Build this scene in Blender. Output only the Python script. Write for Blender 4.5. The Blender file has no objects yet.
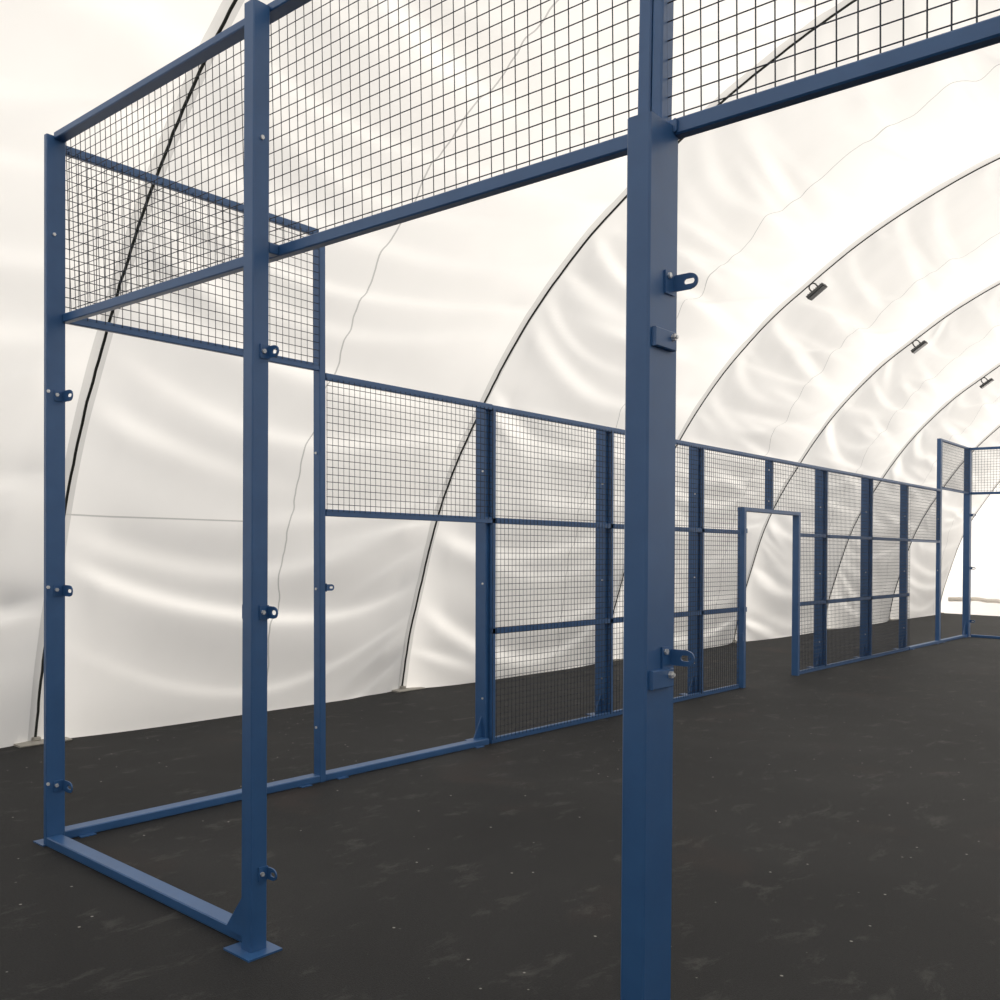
import bpy, bmesh, math, random
import numpy as np
from mathutils import Vector, Matrix

scene = bpy.context.scene
COL = scene.collection
random.seed(4)

# ------------------------------------------------------------------ materials
def new_mat(name):
    m = bpy.data.materials.new(name)
    m.use_nodes = True
    nt = m.node_tree
    nt.nodes.clear()
    return m, nt, nt.nodes, nt.links


def paint_material():
    m, nt, N, L = new_mat('blue_powder_coat')
    out = N.new('ShaderNodeOutputMaterial')
    b = N.new('ShaderNodeBsdfPrincipled')
    tc = N.new('ShaderNodeTexCoord')
    n = N.new('ShaderNodeTexNoise')
    n.inputs['Scale'].default_value = 9.0
    n.inputs['Detail'].default_value = 3.0
    cr = N.new('ShaderNodeValToRGB')
    cr.color_ramp.elements[0].position = 0.3
    cr.color_ramp.elements[0].color = PAINT_A
    cr.color_ramp.elements[1].position = 0.75
    cr.color_ramp.elements[1].color = PAINT_B
    fine = N.new('ShaderNodeTexNoise')
    fine.inputs['Scale'].default_value = 420.0
    bp = N.new('ShaderNodeBump')
    bp.inputs['Strength'].default_value = 0.04
    bp.inputs['Distance'].default_value = 0.002
    L.new(tc.outputs['Object'], n.inputs['Vector'])
    L.new(tc.outputs['Object'], fine.inputs['Vector'])
    L.new(n.outputs['Fac'], cr.inputs['Fac'])
    L.new(cr.outputs['Color'], b.inputs['Base Color'])
    L.new(fine.outputs['Fac'], bp.inputs['Height'])
    L.new(bp.outputs['Normal'], b.inputs['Normal'])
    b.inputs['Roughness'].default_value = 0.42
    b.inputs['Specular IOR Level'].default_value = 0.7
    L.new(b.outputs['BSDF'], out.inputs['Surface'])
    return m


def simple_metal(name, color, rough, metallic):
    m, nt, N, L = new_mat(name)
    out = N.new('ShaderNodeOutputMaterial')
    b = N.new('ShaderNodeBsdfPrincipled')
    tc = N.new('ShaderNodeTexCoord')
    n = N.new('ShaderNodeTexNoise')
    n.inputs['Scale'].default_value = 25.0
    mx = N.new('ShaderNodeMixRGB')
    mx.inputs['Color1'].default_value = (*color, 1)
    mx.inputs['Color2'].default_value = (*[c * 0.8 for c in color], 1)
    L.new(tc.outputs['Object'], n.inputs['Vector'])
    L.new(n.outputs['Fac'], mx.inputs['Fac'])
    L.new(mx.outputs['Color'], b.inputs['Base Color'])
    b.inputs['Roughness'].default_value = rough
    b.inputs['Metallic'].default_value = metallic
    L.new(b.outputs['BSDF'], out.inputs['Surface'])
    return m


def membrane_material(name, seams=True, tint=(0.90, 0.868, 0.828), trans=0.6):
    """white coated fabric: part of the daylight passes through, part is scattered back"""
    m, nt, N, L = new_mat(name)
    out = N.new('ShaderNodeOutputMaterial')
    mix = N.new('ShaderNodeMixShader')
    mix.inputs['Fac'].default_value = trans
    d = N.new('ShaderNodeBsdfDiffuse')
    t = N.new('ShaderNodeBsdfTranslucent')
    tc = N.new('ShaderNodeTexCoord')
    n = N.new('ShaderNodeTexNoise')
    n.inputs['Scale'].default_value = 1.3
    n.inputs['Detail'].default_value = 4.0
    mp = N.new('ShaderNodeMapRange')
    mp.inputs['From Min'].default_value = 0.3
    mp.inputs['From Max'].default_value = 0.7
    mp.inputs['To Min'].default_value = 0.96
    mp.inputs['To Max'].default_value = 1.0
    L.new(tc.outputs['Object'], n.inputs['Vector'])
    L.new(n.outputs['Fac'], mp.inputs['Value'])
    val = mp.outputs['Result']
    if seams:
        # welded seams of the cloth: one down the middle of every bay, one across
        au = N.new('ShaderNodeAttribute'); au.attribute_name = 'bay'
        ase = N.new('ShaderNodeAttribute'); ase.attribute_name = 'seam'
        asv = N.new('ShaderNodeAttribute'); asv.attribute_name = 'arc'

        def math_node(op, a=None, b=None, av=None, bv=None):
            q = N.new('ShaderNodeMath'); q.operation = op
            if a is not None: L.new(a, q.inputs[0])
            if b is not None: L.new(b, q.inputs[1])
            if av is not None: q.inputs[0].default_value = av
            if bv is not None: q.inputs[1].default_value = bv
            return q.outputs[0]
        fr = math_node('FRACT', au.outputs['Fac'])
        wob = N.new('ShaderNodeTexNoise'); wob.noise_dimensions = '1D'
        wob.inputs['Scale'].default_value = 2.2
        wob.inputs['Detail'].default_value = 2.0
        L.new(asv.outputs['Fac'], wob.inputs['W'])
        w = math_node('MULTIPLY', math_node('SUBTRACT', wob.outputs['Fac'], bv=0.5), bv=0.022)
        c = math_node('ABSOLUTE', math_node('SUBTRACT', math_node('ADD', ase.outputs['Fac'], w), bv=0.5))
        line1 = math_node('LESS_THAN', c, bv=0.0020)
        h = math_node('ABSOLUTE', math_node('SUBTRACT', asv.outputs['Fac'], bv=2.02))
        line2 = math_node('LESS_THAN', h, bv=0.007)
        ln = math_node('MAXIMUM', line1, line2)
        # doubled hems left and right of every lacing line
        e = math_node('MINIMUM', fr, math_node('SUBTRACT', av=1.0, b=fr))
        hem = math_node('LESS_THAN', e, bv=0.0150)
        dk = math_node('SUBTRACT', av=1.0, b=math_node('MAXIMUM', math_node('MULTIPLY', ln, bv=0.38), math_node('MULTIPLY', hem, bv=0.26)))
        val = math_node('MULTIPLY', val, dk)
    mul = N.new('ShaderNodeVectorMath'); mul.operation = 'SCALE'
    mul.inputs[0].default_value = tint
    L.new(val, mul.inputs['Scale'])
    L.new(mul.outputs['Vector'], d.inputs['Color'])
    L.new(mul.outputs['Vector'], t.inputs['Color'])
    L.new(d.outputs['BSDF'], mix.inputs[1])
    L.new(t.outputs['BSDF'], mix.inputs[2])
    L.new(mix.outputs['Shader'], out.inputs['Surface'])
    return m


def floor_material():
    m, nt, N, L = new_mat('asphalt')
    out = N.new('ShaderNodeOutputMaterial')
    b = N.new('ShaderNodeBsdfPrincipled')
    tc = N.new('ShaderNodeTexCoord')

    def noise(scale, detail=4.0, rough=0.6, dist=0.0, stretch=None):
        n = N.new('ShaderNodeTexNoise')
        n.inputs['Scale'].default_value = scale
        n.inputs['Detail'].default_value = detail
        n.inputs['Roughness'].default_value = rough
        n.inputs['Distortion'].default_value = dist
        if stretch:
            mpn = N.new('ShaderNodeMapping')
            mpn.inputs['Scale'].default_value = stretch
            mpn.inputs['Rotation'].default_value = (0, 0, 0.5)
            L.new(tc.outputs['Object'], mpn.inputs['Vector'])
            L.new(mpn.outputs['Vector'], n.inputs['Vector'])
        else:
            L.new(tc.outputs['Object'], n.inputs['Vector'])
        return n.outputs['Fac']

    def ramp(src, stops):
        r = N.new('ShaderNodeValToRGB')
        e = r.color_ramp.elements
        while len(e) < len(stops): e.new(0.5)
        for q, (p, c) in zip(e, stops):
            q.position = p; q.color = (*c, 1) if len(c) == 3 else c
        L.new(src, r.inputs['Fac'])
        return r.outputs['Color']

    def mixc(fac, a, bcol, blend='MIX'):
        q = N.new('ShaderNodeMixRGB'); q.blend_type = blend
        if isinstance(fac, float): q.inputs['Fac'].default_value = fac
        else: L.new(fac, q.inputs['Fac'])
        L.new(a, q.inputs['Color1'])
        if isinstance(bcol, tuple): q.inputs['Color2'].default_value = (*bcol, 1)
        else: L.new(bcol, q.inputs['Color2'])
        return q.outputs['Color']
    base = ramp(noise(0.45, 6, 0.6, 0.6), [(0.3, (0.0112, 0.0116, 0.0124)), (0.55, (0.0178, 0.0182, 0.0190)), (0.8, (0.029, 0.0292, 0.0296))])
    grain = ramp(noise(110, 2, 0.7), [(0.3, (0.62, 0.62, 0.62)), (0.7, (1.4, 1.4, 1.4))])
    c = mixc(0.85, base, grain, 'MULTIPLY')
    # reddish brown damp patches
    red = ramp(noise(0.9, 4, 0.5, 0.3), [(0.60, (0, 0, 0)), (0.75, (0.4, 0.4, 0.4))])
    c = mixc(red, c, (0.044, 0.028, 0.024))
    # pale dust scuffs, long and thin
    sc = ramp(noise(2.3, 10, 0.72, 0.35, (1.0, 2.2, 1.0)), [(0.56, (0, 0, 0)), (0.74, (0.42, 0.42, 0.42))])
    c = mixc(sc, c, (0.13, 0.127, 0.120))
    # loose pale grit
    v = N.new('ShaderNodeTexVoronoi'); v.inputs['Scale'].default_value = 9.0
    L.new(tc.outputs['Object'], v.inputs['Vector'])
    sp = ramp(v.outputs['Distance'], [(0.04, (1, 1, 1)), (0.075, (0, 0, 0))])
    rnd = ramp(v.outputs['Color'], [(0.55, (0, 0, 0)), (0.6, (1, 1, 1))])
    sp2 = mixc(1.0, sp, rnd, 'MULTIPLY')
    c = mixc(sp2, c, (0.30, 0.29, 0.27))
    L.new(c, b.inputs['Base Color'])
    b.inputs['Roughness'].default_value = 0.75
    b.inputs['Specular IOR Level'].default_value = 0.25
    bp = N.new('ShaderNodeBump'); bp.inputs['Strength'].default_value = 0.5
    bp.inputs['Distance'].default_value = 0.004
    L.new(noise(160, 2, 0.6), bp.inputs['Height'])
    L.new(bp.outputs['Normal'], b.inputs['Normal'])
    L.new(b.outputs['BSDF'], out.inputs['Surface'])
    return m


PAINT_A = (0.020, 0.085, 0.228, 1)
PAINT_B = (0.026, 0.100, 0.258, 1)
BLUE = paint_material()
WIRE = simple_metal('backlit_blue_wire', (0.016, 0.024, 0.045), 0.5, 0.0)  # frame blue darkened: backlit look of the wires put into their colour
ZINC = simple_metal('zinc', (0.80, 0.81, 0.82), 0.35, 0.5)
CORD = simple_metal('dark_cord', (0.018, 0.022, 0.018), 0.7, 0.0)
LAMP_GREY = simple_metal('lamp_housing_grey', (0.075, 0.078, 0.080), 0.45, 0.3)
LENS = simple_metal('lamp_glass', (0.35, 0.36, 0.37), 0.2, 0.0)
PLATE = simple_metal('pale_foot_plate', (0.42, 0.40, 0.36), 0.7, 0.0)
FABRIC = membrane_material('dome_fabric')
FABRIC_END = membrane_material('dome_end_fabric', seams=False)
HEM = membrane_material('hem_fabric', seams=False, tint=(0.74, 0.74, 0.72), trans=0.35)
ASPHALT = floor_material()

# ------------------------------------------------------------------ mesh helpers
PLUMB = [0.0]

class MB:
    def __init__(self):
        self.v = []; self.f = []

    def add(self, vs, fs):
        o = len(self.v)
        self.v += [tuple(q) for q in vs]
        self.f += [tuple(i + o for i in f) for f in fs]
        return self

    def box(self, x0, x1, y0, y1, z0, z1):
        vs = [(x, y, z) for z in (z0, z1) for y in (y0, y1) for x in (x0, x1)]
        return self.add(vs, [(0, 2, 3, 1), (4, 5, 7, 6), (0, 1, 5, 4), (2, 6, 7, 3), (0, 4, 6, 2), (1, 3, 7, 5)])

    def tube_box(self, x0, x1, y0, y1, z0, z1, c=0.005):
        """rectangular hollow section look: box with chamfered long edges; long axis found by itself"""
        d = [x1 - x0, y1 - y0, z1 - z0]
        ax = d.index(max(d))
        lo = [x0, y0, z0]; hi = [x1, y1, z1]
        a, b = [i for i in range(3) if i != ax]
        c = min(c, 0.3 * d[a], 0.3 * d[b])
        ring = [(lo[a] + c, lo[b]), (hi[a] - c, lo[b]), (hi[a], lo[b] + c), (hi[a], hi[b] - c),
                (hi[a] - c, hi[b]), (lo[a] + c, hi[b]), (lo[a], hi[b] - c), (lo[a], lo[b] + c)]
        vs = []
        for t in (lo[ax], hi[ax]):
            for p, q in ring:
                w = [0, 0, 0]; w[ax] = t; w[a] = p; w[b] = q
                vs.append(w)
        fs = [(i, (i + 1) % 8, (i + 1) % 8 + 8, i + 8) for i in range(8)]
        fs += [tuple(range(7, -1, -1)), tuple(range(8, 16))]
        if ax == 1:
            fs = [tuple(reversed(f)) for f in fs]
        return self.add(vs, fs)

    def rod(self, p, q, r, n=8):
        p = Vector(p); q = Vector(q)
        d = (q - p).normalized()
        up = Vector((0, 0, 1)) if abs(d.z) < 0.9 else Vector((1, 0, 0))
        a = d.cross(up).normalized(); b = d.cross(a)
        vs = []
        for c in (p, q):
            for i in range(n):
                t = 2 * math.pi * i / n
                vs.append(c + a * math.cos(t) * r + b * math.sin(t) * r)
        fs = [(i, i + n, (i + 1) % n + n, (i + 1) % n) for i in range(n)]
        fs += [tuple(range(n)), tuple(range(2 * n - 1, n - 1, -1))]
        return self.add(vs, fs)

    def path(self, pts, r, n=6):
        pts = [Vector(p) for p in pts]
        vs = []
        for i, p in enumerate(pts):
            d = (pts[min(i + 1, len(pts) - 1)] - pts[max(i - 1, 0)]).normalized()
            up = Vector((1, 0, 0)) if abs(d.x) < 0.8 else Vector((0, 0, 1))
            a = d.cross(up).normalized(); b = d.cross(a)
            for k in range(n):
                t = 2 * math.pi * k / n
                vs.append(p + a * math.cos(t) * r + b * math.sin(t) * r)
        fs = []
        for i in range(len(pts) - 1):
            for k in range(n):
                fs.append((i * n + k, (i + 1) * n + k, (i + 1) * n + (k + 1) % n, i * n + (k + 1) % n))
        fs += [tuple(range(n)), tuple(range(len(vs) - 1, len(vs) - n - 1, -1))]
        return self.add(vs, fs)

    def prism(self, poly, axis, t0, t1):
        """poly: list of 2D points in the two other axes (in axis order)"""
        n = len(poly); vs = []
        for t in (t0, t1):
            for p, q in poly:
                w = [p, q]; w.insert(axis, t); vs.append(w)
        fs = [(i, (i + 1) % n, (i + 1) % n + n, i + n) for i in range(n)]
        fs += [tuple(range(n - 1, -1, -1)), tuple(range(n, 2 * n))]
        return self.add(vs, fs)

    def slotted_tab(self, axis, t0, t1, p0, p1, q0, q1, sl0, sl1, sw):
        """flat tab in plane axis=t, from p0 (root) to p1 (rounded end) with a slotted hole sl0..sl1"""
        s = 1 if p1 > p0 else -1
        h = (q1 - q0) / 2; qc = (q0 + q1) / 2
        L_ = abs(p1 - p0)
        def outer(k, n):
            # walk an outline: sampled by angle around the slot centre
            a = 2 * math.pi * k / n
            cx = (sl0 + sl1) / 2
            dx, dy = math.cos(a), math.sin(a)
            best = 1e9
            # straight sides
            if abs(dy) > 1e-6:
                best = min(best, h / abs(dy))
            if dx < -1e-6:
                best = min(best, cx / -dx)
            # rounded end: circle radius r at (L_-r)
            r = h * 0.95
            ex = L_ - r
            t_hit = best
            px = cx + dx * best
            if px > ex:
                # intersect circle
                ox = cx - ex
                bq = ox * dx; cq = ox * ox - r * r
                disc = bq * bq - cq
                t_hit = -bq + math.sqrt(max(disc, 0)) if disc > 0 else best
            return cx + dx * t_hit, dy * t_hit
        def inner(k, n):
            a = 2 * math.pi * k / n
            cx = (sl0 + sl1) / 2; hl = abs(sl1 - sl0) / 2 - sw
            x = math.cos(a) * sw; y = math.sin(a) * sw
            return cx + x + (hl if math.cos(a) > 0 else -hl), y
        n = 32; vs = []
        for t in (t0, t1):
            for fn in (outer, inner):
                for k in range(n):
                    x, y = fn(k + 0.5, n)
                    w = [p0 + s * x, qc + y]; w.insert(axis, t)
                    vs.append(w)
        fs = []
        for k in range(n):
            j = (k + 1) % n
            fs += [(k, j, n + j, n + k), (2 * n + k, 3 * n + k, 3 * n + j, 2 * n + j),
                   (k, 2 * n + k, 2 * n + j, j), (n + k, n + j, 3 * n + j, 3 * n + k)]
        return self.add(vs, fs)

    def build(self, name, mat, parent=None, smooth=False, shift=None):
        me = bpy.data.meshes.new(name)
        if PLUMB[0]:          # the whole steelwork leans a little
            self.v = [(v[0] - PLUMB[0] * (v[2] - 1.4), v[1], v[2]) for v in self.v]
        me.from_pydata([tuple(v) for v in self.v], [], self.f)
        bm = bmesh.new(); bm.from_mesh(me)
        bmesh.ops.recalc_face_normals(bm, faces=bm.faces)
        bm.to_mesh(me); bm.free()
        me.materials.append(mat)
        if smooth:
            me.polygons.foreach_set('use_smooth', [True] * len(me.polygons))
        o = bpy.data.objects.new(name, me)
        COL.objects.link(o)
        if parent is not None:
            o.parent = parent
            o.matrix_parent_inverse = Matrix.Identity(4)
            # geometry is written in world space: move it into the parent's space
            me.transform(Matrix.Translation(parent_world(parent)).inverted() if parent_world(parent).length else Matrix.Identity(4))
        return o


WORLD = {}
def parent_world(o):
    t = Vector((0, 0, 0))
    while o is not None:
        t += Vector(o.location); o = o.parent
    return t


def thing(name, loc, label, cat, group=None):
    o = bpy.data.objects.new(name, None)
    o.empty_display_size = 0.1
    o.location = loc
    COL.objects.link(o)
    tag(o, label, cat, group)
    return o


def tag(o, label, cat, group=None):
    o['label'] = label; o['category'] = cat
    if group: o['group'] = group
    return o


def structure(o):
    o['kind'] = 'structure'
    return o


# ------------------------------------------------------------------ dome shape
PROFILE = [(2.72, 0.0), (2.62, 0.60), (2.47, 1.15), (2.20, 2.05), (1.90, 2.72), (1.55, 3.30), (1.22, 3.80),
           (0.80, 4.33), (0.20, 4.92), (-0.30, 5.29), (-0.92, 5.72), (-1.65, 6.10), (-2.50, 6.43),
           (-3.70, 6.70), (-5.0, 6.80)]
full = PROFILE + [(-10.0 - y, z) for y, z in PROFILE[-2::-1]]
_p = np.array(full)
def catmull(P, n=24):
    out = []
    Q = np.vstack([2 * P[0] - P[1], P, 2 * P[-1] - P[-2]])
    for i in range(1, len(Q) - 2):
        for t in np.linspace(0, 1, n, endpoint=False):
            a, b, c, d = Q[i - 1], Q[i], Q[i + 1], Q[i + 2]
            out.append(0.5 * ((2 * b) + (-a + c) * t + (2 * a - 5 * b + 4 * c - d) * t * t + (-a + 3 * b - 3 * c + d) * t ** 3))
    out.append(P[-1])
    return np.array(out)
curve = catmull(_p)
# light smoothing keeps the ends
for _ in range(60):
    curve[1:-1] = 0.25 * curve[:-2] + 0.5 * curve[1:-1] + 0.25 * curve[2:]
seg = np.r_[0, np.cumsum(np.linalg.norm(np.diff(curve, axis=0), axis=1))]
ARC = seg[-1]
tan = np.gradient(curve, axis=0)
tan /= np.linalg.norm(tan, axis=1)[:, None]
nor = np.stack([tan[:, 1], -tan[:, 0]], 1)       # outward
def prof(s):
    return np.stack([np.interp(s, seg, curve[:, 0]), np.interp(s, seg, curve[:, 1])], -1)
def pnorm(s):
    return np.stack([np.interp(s, seg, nor[:, 0]), np.interp(s, seg, nor[:, 1])], -1)

RIB0, BAY = 1.19, 4.54
SEED = 100
NB0, NB1 = -2, 6                    # bays from rib -2 to rib 6
rng = np.random.default_rng(11)

def crease(d, w, W):
    # a narrow face turned upward with a long soft run-out on both sides
    return -0.5 * np.tanh(d / w) * np.exp(-(d / W) ** 2)

def folds_for(k):
    """sagging creases of the cloth of bay k"""
    r = np.random.default_rng(SEED + k)
    L_ = []
    s = 0.30
    while s < ARC * 0.60:
        low = np.clip(1 - s / 9.0, 0.25, 1)
        L_.append(dict(s=s, sag=r.uniform(0.15, 0.60) * (0.7 + 0.5 * low), tilt=r.uniform(-0.45, 0.35), amp=r.uniform(0.03, 0.095) * (1.15 if s > 3.6 else 1.0),
                       w=r.uniform(0.035, 0.085) if s > 3.6 else r.uniform(0.045, 0.11), W=r.uniform(0.25, 0.5), up=r.choice([0.05, 0.5, 0.5, 0.6, 0.95]), sp=r.uniform(0.35, 0.75)))
        s += r.uniform(0.28, 0.75)
    return L_

def fold_field(k, u, s):
    h = np.zeros_like(u)
    par = 4 * u * (1 - u)
    for q in folds_for(k):
        sc = q['s'] + q['sag'] * (1 - par) + q['tilt'] * (u - 0.5) + 0.04 * np.sin(u * 7 + q['s'] * 5)
        h += q['amp'] * crease(s - sc, q['w'], q['W']) * np.exp(-np.abs((u - q['up']) / q['sp']) ** 2.5)
    # creases fanning out from the lacing
    r = np.random.default_rng(300 + k)
    for side in (0, 1):
        for _ in range(9):
            s0 = r.uniform(0.4, 8.5); ang = r.uniform(-1.3, -0.1)
            du = u if side == 0 else 1 - u
            reach = r.uniform(0.14, 0.36)
            sc = s0 + ang * du * 2.0
            h += r.uniform(0.02, 0.06) * crease(s - sc, 0.025 + 0.22 * du, 0.10 + 0.8 * du) * np.exp(-((du - 0.10) / reach) ** 2)
    return h * np.clip(par * 3.0, 0, 1)

def seam_u(k):
    return {-1: 0.5, 0: 0.52, 1: 0.64}.get(k, 0.70)

def belly(k, u):
    up = seam_u(k)
    return np.where(u < up, 1 - (1 - u / up) ** 2, 1 - ((u - up) / (1 - up)) ** 2)

def bulge(s):
    return np.interp(s, [0, 0.5, 1.6, 3.0, 6.0, ARC / 2, ARC - 3, ARC], [-0.24, -0.20, -0.07, 0.06, 0.24, 0.26, 0.05, -0.2])

NU = 88
S_left = np.linspace(0, ARC * 0.55, 330)
S_right = np.linspace(ARC * 0.55, ARC, 70)[1:]
SS = np.r_[S_left, S_right]
verts = []; bay_a = []; arc_a = []
cols = []
for k in range(NB0, NB1):
    us = np.linspace(0, 1, NU, endpoint=False)
    for u in us: cols.append((k, u))
cols.append((NB1 - 1, 1.0))
KU = np.array([c[0] for c in cols]); UU = np.array([c[1] for c in cols])
P2 = prof(SS); N2 = pnorm(SS)
H = np.zeros((len(cols), len(SS)))
for k in range(NB0, NB1):
    idx = np.where(KU == k)[0]
    u = UU[idx][:, None] + 0 * SS[None, :]
    s = SS[None, :] + 0 * u
    bs = bulge(s) * (0.6 if k < 1 else 1.0)
    H[idx] = bs * ((1 - np.clip((s - 1.5) / 1.5, 0, 1)) * (1 - (2 * u - 1) ** 4) + np.clip((s - 1.5) / 1.5, 0, 1) * belly(k, u)) + fold_field(k, u, s)
    if k >= 1:
        # short puckers pulled into the lacing on the sunny side of the welded seam
        rr_ = np.random.default_rng(500 + k)
        for _ in range(22):
            s0 = rr_.uniform(2.5, 10.5); uc = seam_u(k) - rr_.uniform(-0.05, 0.2)
            sc = s0 - rr_.uniform(-0.1, 0.9) * (u - uc)
            H[idx] += rr_.uniform(0.035, 0.08) * crease(s - sc, 0.05, 0.24) * np.exp(-((u - uc) / rr_.uniform(0.14, 0.30)) ** 2)
H += 0.006 * np.sin(SS * 7.3)[None, :] * np.sin(UU * math.pi * 2)[:, None]
X = RIB0 + (KU + UU) * BAY
V = np.empty((len(cols), len(SS), 3))
V[:, :, 0] = X[:, None]
LEAN = {0: -0.0056}
lean_l = np.array([LEAN.get(k, 0.0) for k in KU]) * (1 - UU) + np.array([LEAN.get(k + 1, 0.0) for k in KU]) * UU
V[:, :, 0] += lean_l[:, None] * P2[None, :, 1] ** 2
V[:, :, 1] = P2[None, :, 0] + N2[None, :, 0] * H
V[:, :, 2] = np.maximum(P2[None, :, 1] + N2[None, :, 1] * H, 0.0)
V[:, 0, 2] = 0; V[:, -1, 2] = 0
nc, ns = len(cols), len(SS)
ii, jj = np.meshgrid(np.arange(nc - 1), np.arange(ns - 1), indexing='ij')
a = (ii * ns + jj).ravel()
faces = np.stack([a, a + 1, a + ns + 1, a + ns], 1)
def grid_mesh(name, V, faces, attrs, mat):
    me = bpy.data.meshes.new(name)
    V = V.reshape(-1, 3)
    me.vertices.add(len(V)); me.vertices.foreach_set('co', V.ravel().astype(np.float32))
    me.loops.add(faces.size); me.loops.foreach_set('vertex_index', faces.ravel().astype(np.int32))
    me.polygons.add(len(faces))
    me.polygons.foreach_set('loop_start', np.arange(0, faces.size, 4, dtype=np.int32))
    me.polygons.foreach_set('loop_total', np.full(len(faces), 4, dtype=np.int32))
    me.update(calc_edges=True)
    me.polygons.foreach_set('use_smooth', np.ones(len(faces), dtype=bool))
    for n, d in attrs.items():
        at = me.attributes.new(n, 'FLOAT', 'POINT')
        at.data.foreach_set('value', d.astype(np.float32).ravel())
    me.materials.append(mat)
    o = bpy.data.objects.new(name, me); COL.objects.link(o)
    return o
up_ = np.array([seam_u(k) for k in KU])
seam_attr = np.repeat((np.where(UU < up_, 0.5 * UU / up_, 0.5 + 0.5 * (UU - up_) / (1 - up_)))[:, None], ns, 1)
bay_attr = np.repeat((KU + UU)[:, None], ns, 1)
arc_attr = np.repeat(SS[None, :], nc, 0)
# the cross seam only shows in the bay behind the near corner
arc_attr2 = np.where((((KU == 0) & (UU < 0.42))[:, None]) & (arc_attr < 4), arc_attr, arc_attr + 50)
dome = structure(grid_mesh('ceiling', V, faces, {'bay': bay_attr, 'arc': arc_attr2, 'seam': seam_attr}, FABRIC))

# end walls (flat gable cloths, a little bellied and creased)
def end_wall(name, X0, sgn):
    nr, na = 26, 120
    sarc = np.linspace(0, ARC, na)
    P = prof(sarc)
    c = np.array([-5.0, 0.0])
    rr = np.linspace(0, 1, nr)
    VV = np.empty((na, nr, 3))
    for j, r in enumerate(rr):
        q = c + (P - c) * r
        VV[:, j, 1] = q[:, 0]; VV[:, j, 2] = q[:, 1]
        wob = 0.05 * np.sin(q[:, 0] * 1.7 + q[:, 1] * 0.6) * np.sin(q[:, 1] * 1.1 + 0.4)
        VV[:, j, 0] = X0 + sgn * ((1 - r ** 3) * 0.35 * np.clip(q[:, 1], 0, 1) + wob * (1 - r ** 6))
    ii, jj = np.meshgrid(np.arange(na - 1), np.arange(nr - 1), indexing='ij')
    a = (ii * nr + jj).ravel()
    F = np.stack([a, a + 1, a + nr + 1, a + nr], 1)
    return structure(grid_mesh(name, VV, F, {}, FABRIC_END))
XF = RIB0 + NB1 * BAY
XN = RIB0 + NB0 * BAY
end_wall('wall_far', XF, 1)
end_wall('wall_near', XN, -1)
# folded skirt of the far gable lying along the floor
mb = MB()
pts = []
for i in range(60):
    y = 2.45 - i * 0.25
    pts.append((XF + 0.02 + 0.02 * math.sin(i * 1.3), y, 0.42 + 0.03 * math.sin(i * 0.7) + 0.015 * math.sin(i * 2.9)))
mb.path(pts, 0.055, 8)
structure(mb.build('trim_1', FABRIC_END, smooth=True))

# floor
mb = MB()
mb.add([(XN - 3, -16.0, 0), (XF + 3, -16.0, 0), (XF + 3, 6.0, 0), (XN - 3, 6.0, 0)], [(0, 1, 2, 3)])
structure(mb.build('floor', ASPHALT))

# ------------------------------------------------------------------ lacing ribs of the dome
RIB_LABELS = {
    0: 'dark laced rib of the white dome, nearest one, running up behind the left corner post',
    1: 'dark laced dome rib with its pale foot plate in the open bay left of centre',
    2: 'dark laced rib of the white dome carrying the largest floodlight',
    3: 'dark laced rib of the white dome seen through the doorway, carrying the middle floodlight',
    4: 'dark laced rib of the white dome carrying the smallest floodlight near the right edge',
    5: 'dark laced rib of the white dome rising behind the tall far corner frame',
    6: 'faint last lacing line of the white dome where it meets the bright end wall',
}
for k in range(0, 7):
    xr = RIB0 + k * BAY
    t = thing('dome_rib', (xr, 2.72, 0), RIB_LABELS[k], 'rib', 'laced ribs of the dome')
    sv = np.linspace(0.0, ARC * 0.6, 150)
    P = prof(sv); Nn = pnorm(sv)
    mb = MB()
    r = np.random.default_rng(40 + k)
    jit = r.normal(0, 0.0022, len(sv))
    mb.path([(xr + jit[i] + LEAN.get(k, 0.0) * P[i, 1] ** 2, P[i, 0] - Nn[i, 0] * 0.018, P[i, 1] - Nn[i, 1] * 0.018 + (0.01 if i == 0 else 0)) for i in range(len(sv))],
            0.0115 if k < 2 else 0.009, 6)
    mb.build('lacing_cord', CORD, t, smooth=True)
    mb = MB(); mb.tube_box(xr - 0.20, xr + 0.26, 2.55, 2.74, 0.0, 0.016, 0.006)
    mb.tube_box(xr - 0.03, xr + 0.03, 2.66, 2.72, 0.016, 0.045, 0.006)
    mb.build('foot_plate', PLATE, t)

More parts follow.
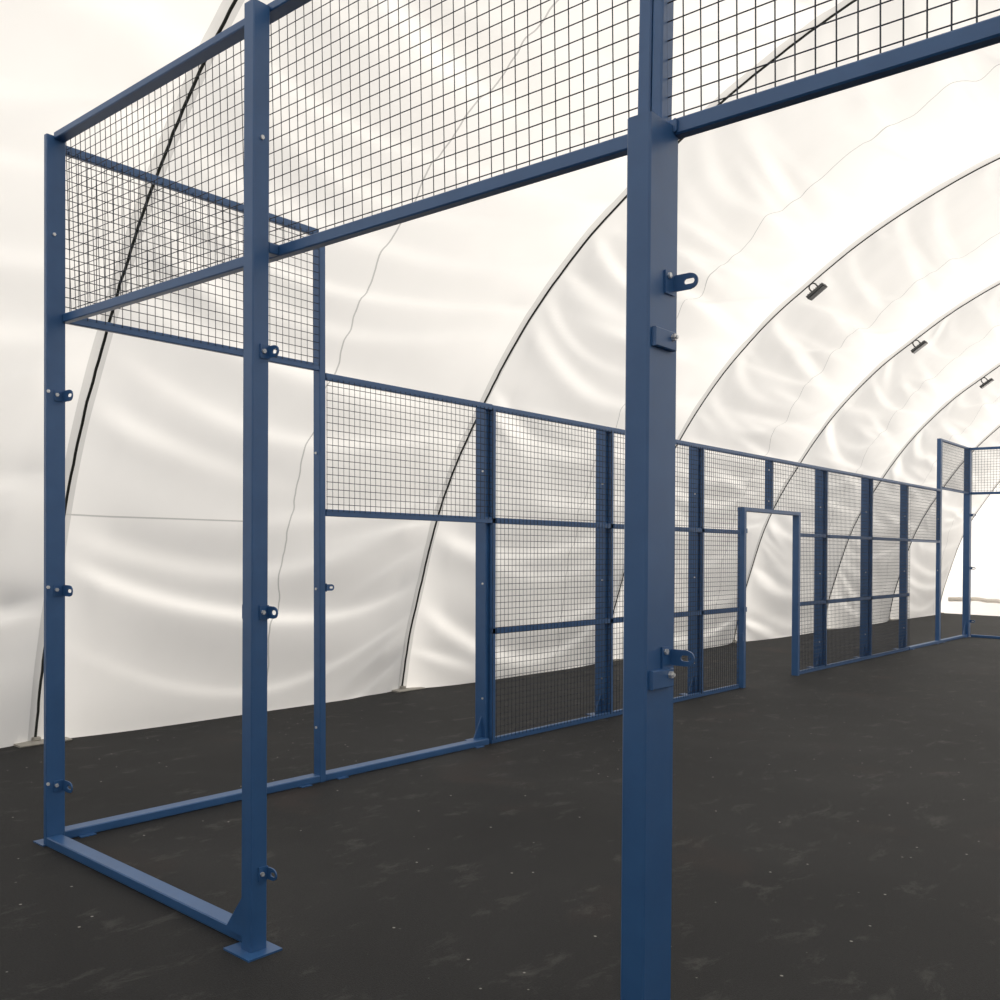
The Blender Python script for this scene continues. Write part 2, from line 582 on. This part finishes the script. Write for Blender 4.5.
# ------------------------------------------------------------------ floodlights hung on ribs 2,3,4
def arc_at(y_target):
    i = np.argmin(np.abs(curve[:len(curve) // 2, 0] - y_target)); return seg[i]
LAMP_LABELS = {2: 'grey floodlight hanging from a dome rib, largest and leftmost of the three',
               3: 'floodlight with a bright glass face hanging from the dome rib, middle of the three',
               4: 'tiny floodlight hanging from the dome rib at the right edge, farthest of the three'}
lamp_src = None
for k in (2, 3, 4):
    xr = RIB0 + k * BAY
    s0 = arc_at(-0.36)
    y, z = prof(np.array([s0]))[0]
    ty, tz = np.interp(s0, seg, tan[:, 0]), np.interp(s0, seg, tan[:, 1])
    # local frame: e1 along the arch, e2 along the hall, e3 away from the cloth
    e1 = Vector((0, ty, tz)); e3 = Vector((0, -np.interp(s0, seg, nor[:, 0]), -np.interp(s0, seg, nor[:, 1]))); e2 = Vector((1, 0, 0))
    root = thing('floodlight', (xr, y, z), LAMP_LABELS[k], 'lamp', 'floodlights on the dome ribs')
    M3 = Matrix((( e2.x, e1.x, e3.x), (e2.y, e1.y, e3.y), (e2.z, e1.z, e3.z)))
    tilt = Matrix.Rotation(0.06, 3, 'Y')
    root.rotation_euler = (M3).to_euler()
    root.scale = (0.8, 0.8, 0.8)
    def local(mb_, name, mat, parent, smooth=False):
        me_o = mb_.build(name, mat, None, smooth)
        me_o.parent = parent
        return me_o
    if lamp_src is None:
        def rot_pts(mb_):
            out = []
            piv = Vector((0.0, 0.0, 0.13))
            for v in mb_.v:
                out.append(tuple(piv + tilt @ (Vector(v) - piv)))
            mb_.v = out
            return mb_
        body = MB().tube_box(-0.10, 0.10, -0.16, 0.16, 0.165, 0.225, 0.012)
        bo = local(rot_pts(body), 'housing', LAMP_GREY, root)
        for q in range(7):
            yy = -0.12 + q * 0.04
            fin = MB().box(-0.07, 0.07, yy - 0.005, yy + 0.005, 0.148, 0.166)
            f_o = local(rot_pts(fin), 'cooling_fin', LAMP_GREY, bo)
        glass = MB().tube_box(-0.085, 0.085, -0.145, 0.145, 0.223, 0.229, 0.003)
        local(rot_pts(glass), 'glass_face', LENS, bo)
        arcp = [(0.0, -0.06, 0.185), (0.0, -0.06, 0.13)] + [(0.0, -0.06 * math.cos(a), 0.085 - 0.06 * math.sin(a)) for a in np.linspace(0, math.pi, 12)] + [(0.0, 0.06, 0.13), (0.0, 0.06, 0.185)]
        yo = MB().path(arcp, 0.012, 8)
        local(yo, 'yoke', LAMP_GREY, root, True)
        lamp_src = root
    else:
        for ch in list(lamp_src.children):
            c = ch.copy(); COL.objects.link(c); c.parent = root
            for g in ch.children:
                d = g.copy(); COL.objects.link(d); d.parent = c

# ------------------------------------------------------------------ court parts
PITCH = 0.0555
WR = 0.0025
def wires_side(mb, x0, x1, z0, z1, y, hole=None, r=WR):
    """wire grid in a plane y = const"""
    n = max(1, round((x1 - x0) / PITCH)); m = max(1, round((z1 - z0) / PITCH))
    for i in range(n + 1):
        x = x0 + (x1 - x0) * i / n
        za, zb = z0, z1
        if hole and hole[0] < x < hole[1]: za = hole[2]
        mb.rod((x, y, za), (x, y, zb), r, 4)
    for j in range(m + 1):
        z = z0 + (z1 - z0) * j / m
        xa, xb = x0, x1
        if hole and z < hole[2]:
            if hole[0] <= x0: xa = hole[1]
            else: xb = hole[0]
        mb.rod((xa, y + 2 * r, z), (xb, y + 2 * r, z), r, 4)
    return mb


def wires_back(mb, y0, y1, z0, z1, x, r=WR):
    n = max(1, round((y1 - y0) / PITCH)); m = max(1, round((z1 - z0) / PITCH))
    for i in range(n + 1):
        y = y0 + (y1 - y0) * i / n
        mb.rod((x, y, z0), (x, y, z1), r, 4)
    for j in range(m + 1):
        z = z0 + (z1 - z0) * j / m
        mb.rod((x + 2 * r, y0, z), (x + 2 * r, y1, z), r, 4)
    return mb

R5 = 0.052   # rail height
FD = 0.035   # frame depth of the side panels (y 0..FD)

def bolt(parent, p, axis, sgn, r=0.010, h=0.008):
    d = [0, 0, 0]; d[axis] = sgn * h
    q = [p[i] + d[i] for i in range(3)]
    mb = MB(); mb.rod(p, q, r, 6)
    mb.build('bolt', ZINC, parent)

PLUMB[0] = 0.025
# --- far side wall: posts standing behind the panels
SIDE = {
    2: dict(x0=2.035, x1=2.095, y0=0.0, y1=0.075, h=4.0),
    4: dict(x0=4.010, x1=4.092, y0=0.0, y1=0.165, h=2.99),
    6: dict(x0=5.968, x1=6.052, y0=0.0, y1=0.165, h=2.99),
    8: dict(x0=8.000, x1=8.066, y0=0.0, y1=0.165, h=2.99),
    12: dict(x0=11.975, x1=12.045, y0=0.0, y1=0.165, h=2.99),
    14: dict(x0=13.985, x1=14.060, y0=0.0, y1=0.165, h=2.99),
    16: dict(x0=16.02, x1=16.11, y0=0.0, y1=0.160, h=2.99),
}
POST_LABEL = {
    2: 'slim tall blue side wall post where the wall steps down, second from the left corner',
    4: 'blue side wall post at the right end of the low open bay',
    6: 'blue side wall post just left of the big near post between mesh panels',
    8: 'blue side wall post between the big near post and the doorway',
    12: 'blue side wall post first to the right of the doorway',
    14: 'blue side wall post second to the right of the doorway',
    16: 'blue side wall post third to the right of the doorway, before the thin tall one',
}
for k, d in SIDE.items():
    xm = (d['x0'] + d['x1']) / 2
    t = thing('court_post', (xm, 0.08, 0), POST_LABEL[k], 'post', 'posts of the long side wall')
    off = FD + 0.006 if k != 2 else 0.0
    MB().tube_box(d['x0'], d['x1'], d['y0'] + off, d['y1'], 0.0, d['h'], 0.006).build('shaft', BLUE, t)
    # gusset at the foot
    yg = d['y0'] + FD + 0.05
    if k != 2: MB().prism([(d['x0'], R5), (d['x0'], 0.24), (d['x0'] - 0.11, R5)], 1, yg, yg + 0.008).build('gusset', BLUE, t)
    for z in (2.415, 1.42, 0.40):
        bolt(t, (d['x0'], d['y0'] + (0.04 if k == 2 else 0.075), z), 0, -1)
    if k == 2:
        # slotted lug towards the open bay
        z = 1.43
        mb = MB(); mb.box(d['x1'], d['x1'] + 0.005, -0.004, 0.05, z - 0.03, z + 0.03)
        mb.slotted_tab(1, -0.006, 0.0, d['x1'], d['x1'] + 0.075, z - 0.024, z + 0.024, 0.03, 0.066, 0.009)
        mb.build('glass_lug', BLUE, t)
    MB().box(d['x0'] - 0.03, d['x1'] + 0.03, d['y0'] + 0.04, d['y1'] + 0.09, 0.0, 0.008).build('base_plate', BLUE, t)

# tall stile post at 18 m and far corner post
t = thing('court_post', (18.02, 0.05, 0), 'thin tall blue post of the side wall next to the far corner post', 'post', 'posts of the long side wall')
MB().tube_box(17.96, 18.08, 0.0, 0.07, 0.0, 3.985, 0.006).build('shaft', BLUE, t)
MB().box(17.92, 18.12, -0.005, 0.10, 0.0, 0.008).build('base_plate', BLUE, t)
bolt(t, (17.96, 0.035, 2.42), 0, -1); bolt(t, (17.96, 0.035, 1.42), 0, -1)

t = thing('corner_post', (20.0, 0.0, 0), 'far blue corner post near the right edge of the picture with small lugs on it', 'post')
MB().tube_box(20.06, 20.22, -0.02, 0.10, 0.0, 3.985, 0.006).build('shaft', BLUE, t)
MB().prism([(20.06, R5), (20.06, 0.34), (19.84, R5)], 1, 0.03, 0.04).build('gusset', BLUE, t)
for z in (2.57, 1.45, 0.33):
    mb = MB(); mb.slotted_tab(0, 20.16, 20.168, -0.02, -0.115, z - 0.028, z + 0.028, 0.035, 0.085, 0.011)
    mb.build('glass_lug', BLUE, t)
MB().box(20.02, 20.26, -0.05, 0.13, 0.0, 0.008).build('base_plate', BLUE, t)

# --- side wall panels
def side_panel(x0, x1, z0, z1, rails, label, left_stile=False, right_stile=False, hole=None, y=0.0):
    t = thing('mesh_panel', ((x0 + x1) / 2, 0.02, z0), label, 'mesh panel', 'mesh panels of the long side wall')
    MB().tube_box(x0, x1, y, y + FD, z1 - R5, z1, 0.004).build('top_rail', BLUE, t)
    for z in rails:
        segs = [(x0, x1)]
        if hole and z < hole[2] + 0.05:
            segs = [(hole[1], x1)] if hole[0] <= x0 else [(x0, hole[0])]
        for a_, b_ in segs:
            MB().tube_box(a_, b_, y, y + FD, z, z + R5, 0.004).build('middle_rail', BLUE, t)
    bx = (x0, x1)
    if hole: bx = (hole[1], x1) if hole[0] <= x0 else (x0, hole[0])
    MB().tube_box(bx[0], bx[1], y, y + FD, z0, z0 + R5, 0.004).build('bottom_rail', BLUE, t)
    if left_stile:
        MB().tube_box(x0, x0 + 0.05, y, y + FD, z0 + R5, z1 - R5, 0.004).build('stile', BLUE, t)
    if right_stile:
        MB().tube_box(x1 - 0.05, x1, y, y + FD, z0 + R5, z1 - R5, 0.004).build('stile', BLUE, t)
    mb = MB()
    wires_side(mb, x0 + 0.003, x1 - 0.003, z0 + 0.035, z1 - 0.035, y - 0.003, hole)
    mb.build('wire_mesh', WIRE, t)
    return t

side_panel(0.055, 2.030, 3.010, 4.035, [], 'upper wire mesh panel of the side wall beside the near left corner')
side_panel(2.100, 4.049, 1.955, 3.005, [], 'low wire mesh strip of the side wall above the open bay left of centre', left_stile=False)
side_panel(4.051, 6.009, 0.0, 3.000, [1.955, 0.975], 'full height wire mesh panel, first on the side wall after the open bay', left_stile=True)
side_panel(6.011, 8.032, 0.0, 3.000, [1.955, 0.975], 'full height wire mesh panel partly hidden behind the big near post', left_stile=True)
D0, D1, DZ = 9.06, 10.99, 2.25
side_panel(8.034, 10.019, 0.0, 3.000, [1.955, 0.975], 'wire mesh panel notched around the left half of the doorway', left_stile=True, hole=(D0, 10.2, DZ))
side_panel(10.021, 12.009, 0.0, 3.000, [1.955, 0.975], 'wire mesh panel notched around the right half of the doorway', hole=(9.9, D1, DZ))
side_panel(12.011, 14.021, 0.0, 3.000, [1.955, 0.975], 'full height wire mesh panel, first one wholly right of the doorway', left_stile=True)
side_panel(14.023, 16.064, 0.0, 3.000, [1.955, 0.975], 'full height wire mesh panel, second one wholly right of the doorway', left_stile=True)
side_panel(16.066, 17.955, 1.955, 3.000, [], 'low wire mesh strip of the side wall left of the thin tall far post')
side_panel(18.085, 20.055, 3.005, 3.985, [], 'small raised wire mesh panel between the two tallest far posts')

# post end under the top rail at the net line, above the doorway
t = thing('short_post', (10.13, 0.05, DZ), 'short blue post standing on the doorway head at the middle of the side wall', 'post')
MB().tube_box(10.10, 10.17, FD + 0.004, 0.13, DZ + 0.052, 2.99, 0.005).build('shaft', BLUE, t)
bolt(t, (10.10, 0.07, 2.84), 0, -1); bolt(t, (10.10, 0.07, 2.42), 0, -1)

# doorway frame
t = thing('door_frame', (10.0, 0.0, 0), 'open blue doorway frame in the middle of the side wall', 'door frame')
MB().tube_box(D0 + 0.06, D0 + 0.13, -0.03, 0.06, 0.0, DZ, 0.005).build('jamb', BLUE, t)
MB().tube_box(D1 - 0.11, D1 - 0.04, -0.03, 0.06, 0.0, DZ, 0.005).build('jamb', BLUE, t)
MB().tube_box(D0 + 0.06, D1 - 0.04, -0.03, 0.06, DZ, DZ + 0.05, 0.005).build('head_rail', BLUE, t)
for z in (2.0, 1.0):
    MB().box(D0 + 0.05, D0 + 0.14, -0.036, -0.03, z - 0.03, z + 0.03).build('hinge_plate', BLUE, t)
for z in (0.65,):
    MB().box(D0 + 0.035, D0 + 0.06, -0.03, 0.02, z - 0.05, z + 0.05).build('latch_keep', BLUE, t)

# floor channels where the glass will stand
def floor_channel(x0, x1, y0, y1, label):
    t = thing('floor_channel', ((x0 + x1) / 2, (y0 + y1) / 2, 0), label, 'rail')
    if x1 - x0 > y1 - y0:
        MB().tube_box(x0, x1, y0, y1, 0.0, R5, 0.005).build('channel', BLUE, t)
        MB().box(x0 + 0.1, x0 + 0.2, y0 - 0.03, y1 + 0.03, 0.0, 0.006).build('anchor_plate', BLUE, t)
        MB().box(x1 - 0.2, x1 - 0.1, y0 - 0.03, y1 + 0.03, 0.0, 0.006).build('anchor_plate', BLUE, t)
    else:
        MB().tube_box(x0, x1, y0, y1, 0.0, R5, 0.005).build('channel', BLUE, t)
    return t
floor_channel(0.05, 2.035, 0.0, 0.09, 'blue floor channel of the side wall from near corner to slim tall post')
floor_channel(2.095, 4.010, 0.0, 0.09, 'blue floor channel of the side wall across the low open bay')
floor_channel(16.11, 17.96, 0.0, 0.07, 'blue floor channel of the side wall left of the thin tall far post')
floor_channel(18.08, 20.06, 0.0, 0.07, 'blue floor channel between the two tallest far posts')

# --- far back wall
t = thing('mesh_panel', (20.05, -2.0, 3.0), 'wire mesh panel of the far end wall at the right edge of the picture', 'mesh panel')
YF = -3.96
MB().tube_box(20.12, 20.20, YF, -0.02, 3.935, 3.985, 0.004).build('top_rail', BLUE, t)
MB().tube_box(20.12, 20.20, YF, -0.02, 3.0, 3.052, 0.004).build('bottom_rail', BLUE, t)
MB().tube_box(20.12, 20.20, YF, YF + 0.05, 3.052, 3.935, 0.004).build('stile', BLUE, t)
wires_back(MB(), YF + 0.03, -0.03, 3.03, 3.96, 20.205).build('wire_mesh', WIRE, t)
floor_channel(20.12, 20.20, -3.96, -0.05, 'blue floor channel along the foot of the far end wall')

# --- near back wall
PLUMB[0] = 0.018
# corner post
t = thing('corner_post', (-0.01, -0.02, 0), 'tall blue near corner post at the left edge of the picture', 'post')
MB().tube_box(-0.054, 0.060, -0.036, 0.0, 0.0, 4.05, 0.004).build('shaft', BLUE, t)
MB().tube_box(0.005, 0.050, 0.001, 0.070, 0.0, 4.0, 0.004).build('rear_stile', BLUE, t)
MB().box(-0.072, 0.06, -0.03, 0.09, 0.0, 0.006).build('base_plate', BLUE, t)
for z in (2.575, 1.46, 0.335):
    mb = MB()
    mb.box(-0.01, 0.048, -0.041, -0.036, z - 0.03, z + 0.03)
    mb.slotted_tab(0, 0.042, 0.048, -0.036, -0.150, z - 0.032, z + 0.032, 0.058, 0.105, 0.010)
    br = mb.build('glass_lug', BLUE, t)
    mb = MB(); mb.rod((0.005, -0.041, z + 0.005), (0.005, -0.050, z + 0.005), 0.011, 6); mb.build('bolt', ZINC, br)
    bolt(t, (-0.045, -0.036, z + 0.02), 1, -1)
bolt(t, (-0.01, -0.036, 3.49), 1, -1)

# post two
t = thing('court_post', (-0.06, -1.97, 0), 'tall blue back wall post between the left corner post and the big near post', 'post')
MB().tube_box(-0.1, -0.012, -2.007, -1.937, 0.0, 4.05, 0.005).build('shaft', BLUE, t)
MB().prism([(-1.937, R5), (-1.937, 0.24), (-1.80, R5)], 0, -0.085, -0.076).build('gusset', BLUE, t)
MB().box(-0.15, 0.03, -2.06, -1.88, 0.0, 0.008).build('base_plate', BLUE, t)
for z in (2.575, 1.46, 0.335):
    mb = MB()
    mb.box(-0.062, -0.012, -2.012, -2.007, z - 0.03, z + 0.03)
    mb.slotted_tab(0, -0.018, -0.012, -2.007, -2.075, z - 0.026, z + 0.026, 0.028, 0.06, 0.010)
    br = mb.build('glass_lug', BLUE, t)
    mb = MB(); mb.rod((-0.045, -2.012, z + 0.0), (-0.045, -2.021, z + 0.0), 0.010, 6); mb.build('bolt', ZINC, br)
MB().box(-0.09, -0.085, -1.937, -1.925, 1.43, 1.49).build('rear_lug', BLUE, t)
bolt(t, (-0.055, -2.007, 3.48), 1, -1)
MB().tube_box(-0.012, 0.036, -2.007, -1.96, 3.002, 3.048, 0.004).build('rail_clamp', BLUE, t)

# the big near post: only three metres tall, carries the two upper frames
t = thing('court_post', (-0.02, -3.84, 0), 'big blue near post right of centre with a square top and two bolted glass lugs', 'post')
YN0, YN1 = -3.876, -3.797
MB().tube_box(-0.1, 0.07, YN0, YN1, 0.0, 3.025, 0.006).build('shaft', BLUE, t)
MB().box(-0.16, 0.11, YN0 - 0.06, YN1 + 0.06, 0.0, 0.010).build('base_plate', BLUE, t)
MB().prism([(YN1, 0.01), (YN1, 0.22), (YN1 + 0.12, 0.01)], 0, -0.03, -0.02).build('gusset', BLUE, t)
for z in (2.555, 1.440, 0.335):
    mb = MB()
    mb.box(-0.015, 0.040, YN0 - 0.006, YN0, z - 0.036, z + 0.032)
    mb.slotted_tab(0, 0.034, 0.040, YN0, YN0 - 0.082, z - 0.024, z + 0.024, 0.038, 0.072, 0.0085)
    br = mb.build('glass_lug', BLUE, t)
    mb = MB(); mb.rod((0.004, YN0 - 0.006, z + 0.018), (0.004, YN0 - 0.013, z + 0.018), 0.009, 6); mb.build('bolt', ZINC, br)
    zc = z - 0.165 if z > 2 else z - 0.05
    mb = MB()
    mb.tube_box(-0.085, 0.035, YN0 - 0.016, YN0, zc - 0.02 - 0.018, zc + 0.018, 0.003)
    cl = mb.build('clip_plate', BLUE, t)
    mb = MB(); mb.rod((0.012, YN0 - 0.016, zc), (0.012, YN0 - 0.026, zc), 0.011, 6)
    mb.rod((0.012, YN0 - 0.026, zc), (0.012, YN0 - 0.032, zc), 0.006, 6)
    mb.build('bolt', ZINC, cl)
MB().tube_box(0.03, 0.075, YN0 - 0.012, YN0, 3.005, 3.045, 0.004).build('rail_clamp', BLUE, t)

PLUMB[0] = 0.0
def back_panel(y0, y1, label, left, right):
    t = thing('mesh_panel', (0.03, (y0 + y1) / 2, 2.985), label, 'mesh panel', 'mesh panels of the near back wall')
    MB().tube_box(0.010, 0.055, y0, min(y1, -0.04), 3.000, 3.050, 0.005).build('bottom_rail', BLUE, t)
    MB().tube_box(-0.060, 0.012, y0, min(y1, -0.037), 4.032, 4.072, 0.005).build('top_rail', BLUE, t)
    if right: MB().tube_box(0.015, 0.085, y0, y0 + 0.044, 3.051, 4.030, 0.005).build('stile', BLUE, t)
    if left: MB().tube_box(0.015, 0.085, y1 - 0.036, y1, 3.051, 4.030, 0.005).build('stile', BLUE, t)
    mb = MB()
    wires_back(mb, y0 + 0.04, min(y1, -0.04) - (0.034 if left else 0.01), 3.03, 4.045, 0.0, 0.0023)
    mb.v = [(v[0] + 0.06 - (v[2] - 3.0) * 0.052, v[1], v[2]) for v in mb.v]
    mb.build('wire_mesh', WIRE, t)
    return t
back_panel(-3.790, 0.0, 'long upper wire mesh panel from the left corner post to the big near post', False, True)
back_panel(-7.60, -3.793, 'upper wire mesh panel running out of the picture at top right', True, False)
PLUMB[0] = 0.018
t = thing('floor_channel', (0.0, -1.0, 0), 'blue floor channel of the near back wall, lying lowest at the lower left', 'rail')
MB().tube_box(-0.055, 0.04, -1.932, -0.040, 0.0, 0.052, 0.005).build('channel', BLUE, t)

# ------------------------------------------------------------------ daylight
SKY, SUN = 0.92, 5.5
w = bpy.data.worlds.new('sky'); scene.world = w
w.use_nodes = True
nt = w.node_tree; nt.nodes.clear()
out = nt.nodes.new('ShaderNodeOutputWorld'); bg = nt.nodes.new('ShaderNodeBackground')
tcw = nt.nodes.new('ShaderNodeTexCoord'); sx = nt.nodes.new('ShaderNodeSeparateXYZ'); rp = nt.nodes.new('ShaderNodeValToRGB')
nt.links.new(tcw.outputs['Generated'], sx.inputs['Vector'])
nt.links.new(sx.outputs['Z'], rp.inputs['Fac'])
rp.color_ramp.elements[0].position = 0.0; rp.color_ramp.elements[0].color = (0.65, 0.66, 0.68, 1)
rp.color_ramp.elements[1].position = 0.9; rp.color_ramp.elements[1].color = (0.97, 0.985, 1.0, 1)
nt.links.new(rp.outputs['Color'], bg.inputs['Color'])
bg.inputs['Strength'].default_value = SKY
nt.links.new(bg.outputs['Background'], out.inputs['Surface'])
sl = bpy.data.lights.new('sun', 'SUN')
sl.energy = SUN; sl.angle = 0.02; sl.color = (1.0, 0.955, 0.88)
so = bpy.data.objects.new('sun', sl); COL.objects.link(so)
SUN_DIR = Vector((0.82, 0.10, 0.55)).normalized()      # towards the sun
so.rotation_euler = SUN_DIR.to_track_quat('Z', 'Y').to_euler()
so.location = (10, -5, 30)

# ------------------------------------------------------------------ camera
cam = bpy.data.cameras.new('camera'); co = bpy.data.objects.new('camera', cam); COL.objects.link(co)
cx, cy, cz, yaw, pitch, roll, f, py = -2.58385, -5.27967, 1.76714, 0.755503, 0.00080455, 0.0177367, 955.15, 542.495
px = 413.343
fwd = Vector((math.cos(yaw) * math.cos(pitch), math.sin(yaw) * math.cos(pitch), math.sin(pitch)))
r0 = Vector((math.sin(yaw), -math.cos(yaw), 0)); u0 = r0.cross(fwd)
rr = r0 * math.cos(roll) + u0 * math.sin(roll); uu = -r0 * math.sin(roll) + u0 * math.cos(roll)
Mw = Matrix(((rr.x, uu.x, -fwd.x, cx), (rr.y, uu.y, -fwd.y, cy), (rr.z, uu.z, -fwd.z, cz), (0, 0, 0, 1)))
co.matrix_world = Mw
cam.sensor_width = 36; cam.lens = f / 1000 * 36
cam.shift_x = (500 - px) / 1000; cam.shift_y = (py - 500) / 1000
cam.clip_end = 200
scene.camera = co

scene.view_settings.view_transform = 'Standard'
scene.view_settings.look = 'None'
scene.view_settings.exposure = 0.09
scene.view_settings.gamma = 1.0
scene.view_settings.use_curve_mapping = False
scene.cycles.use_denoising = True
scene.cycles.max_bounces = 10
scene.cycles.diffuse_bounces = 8
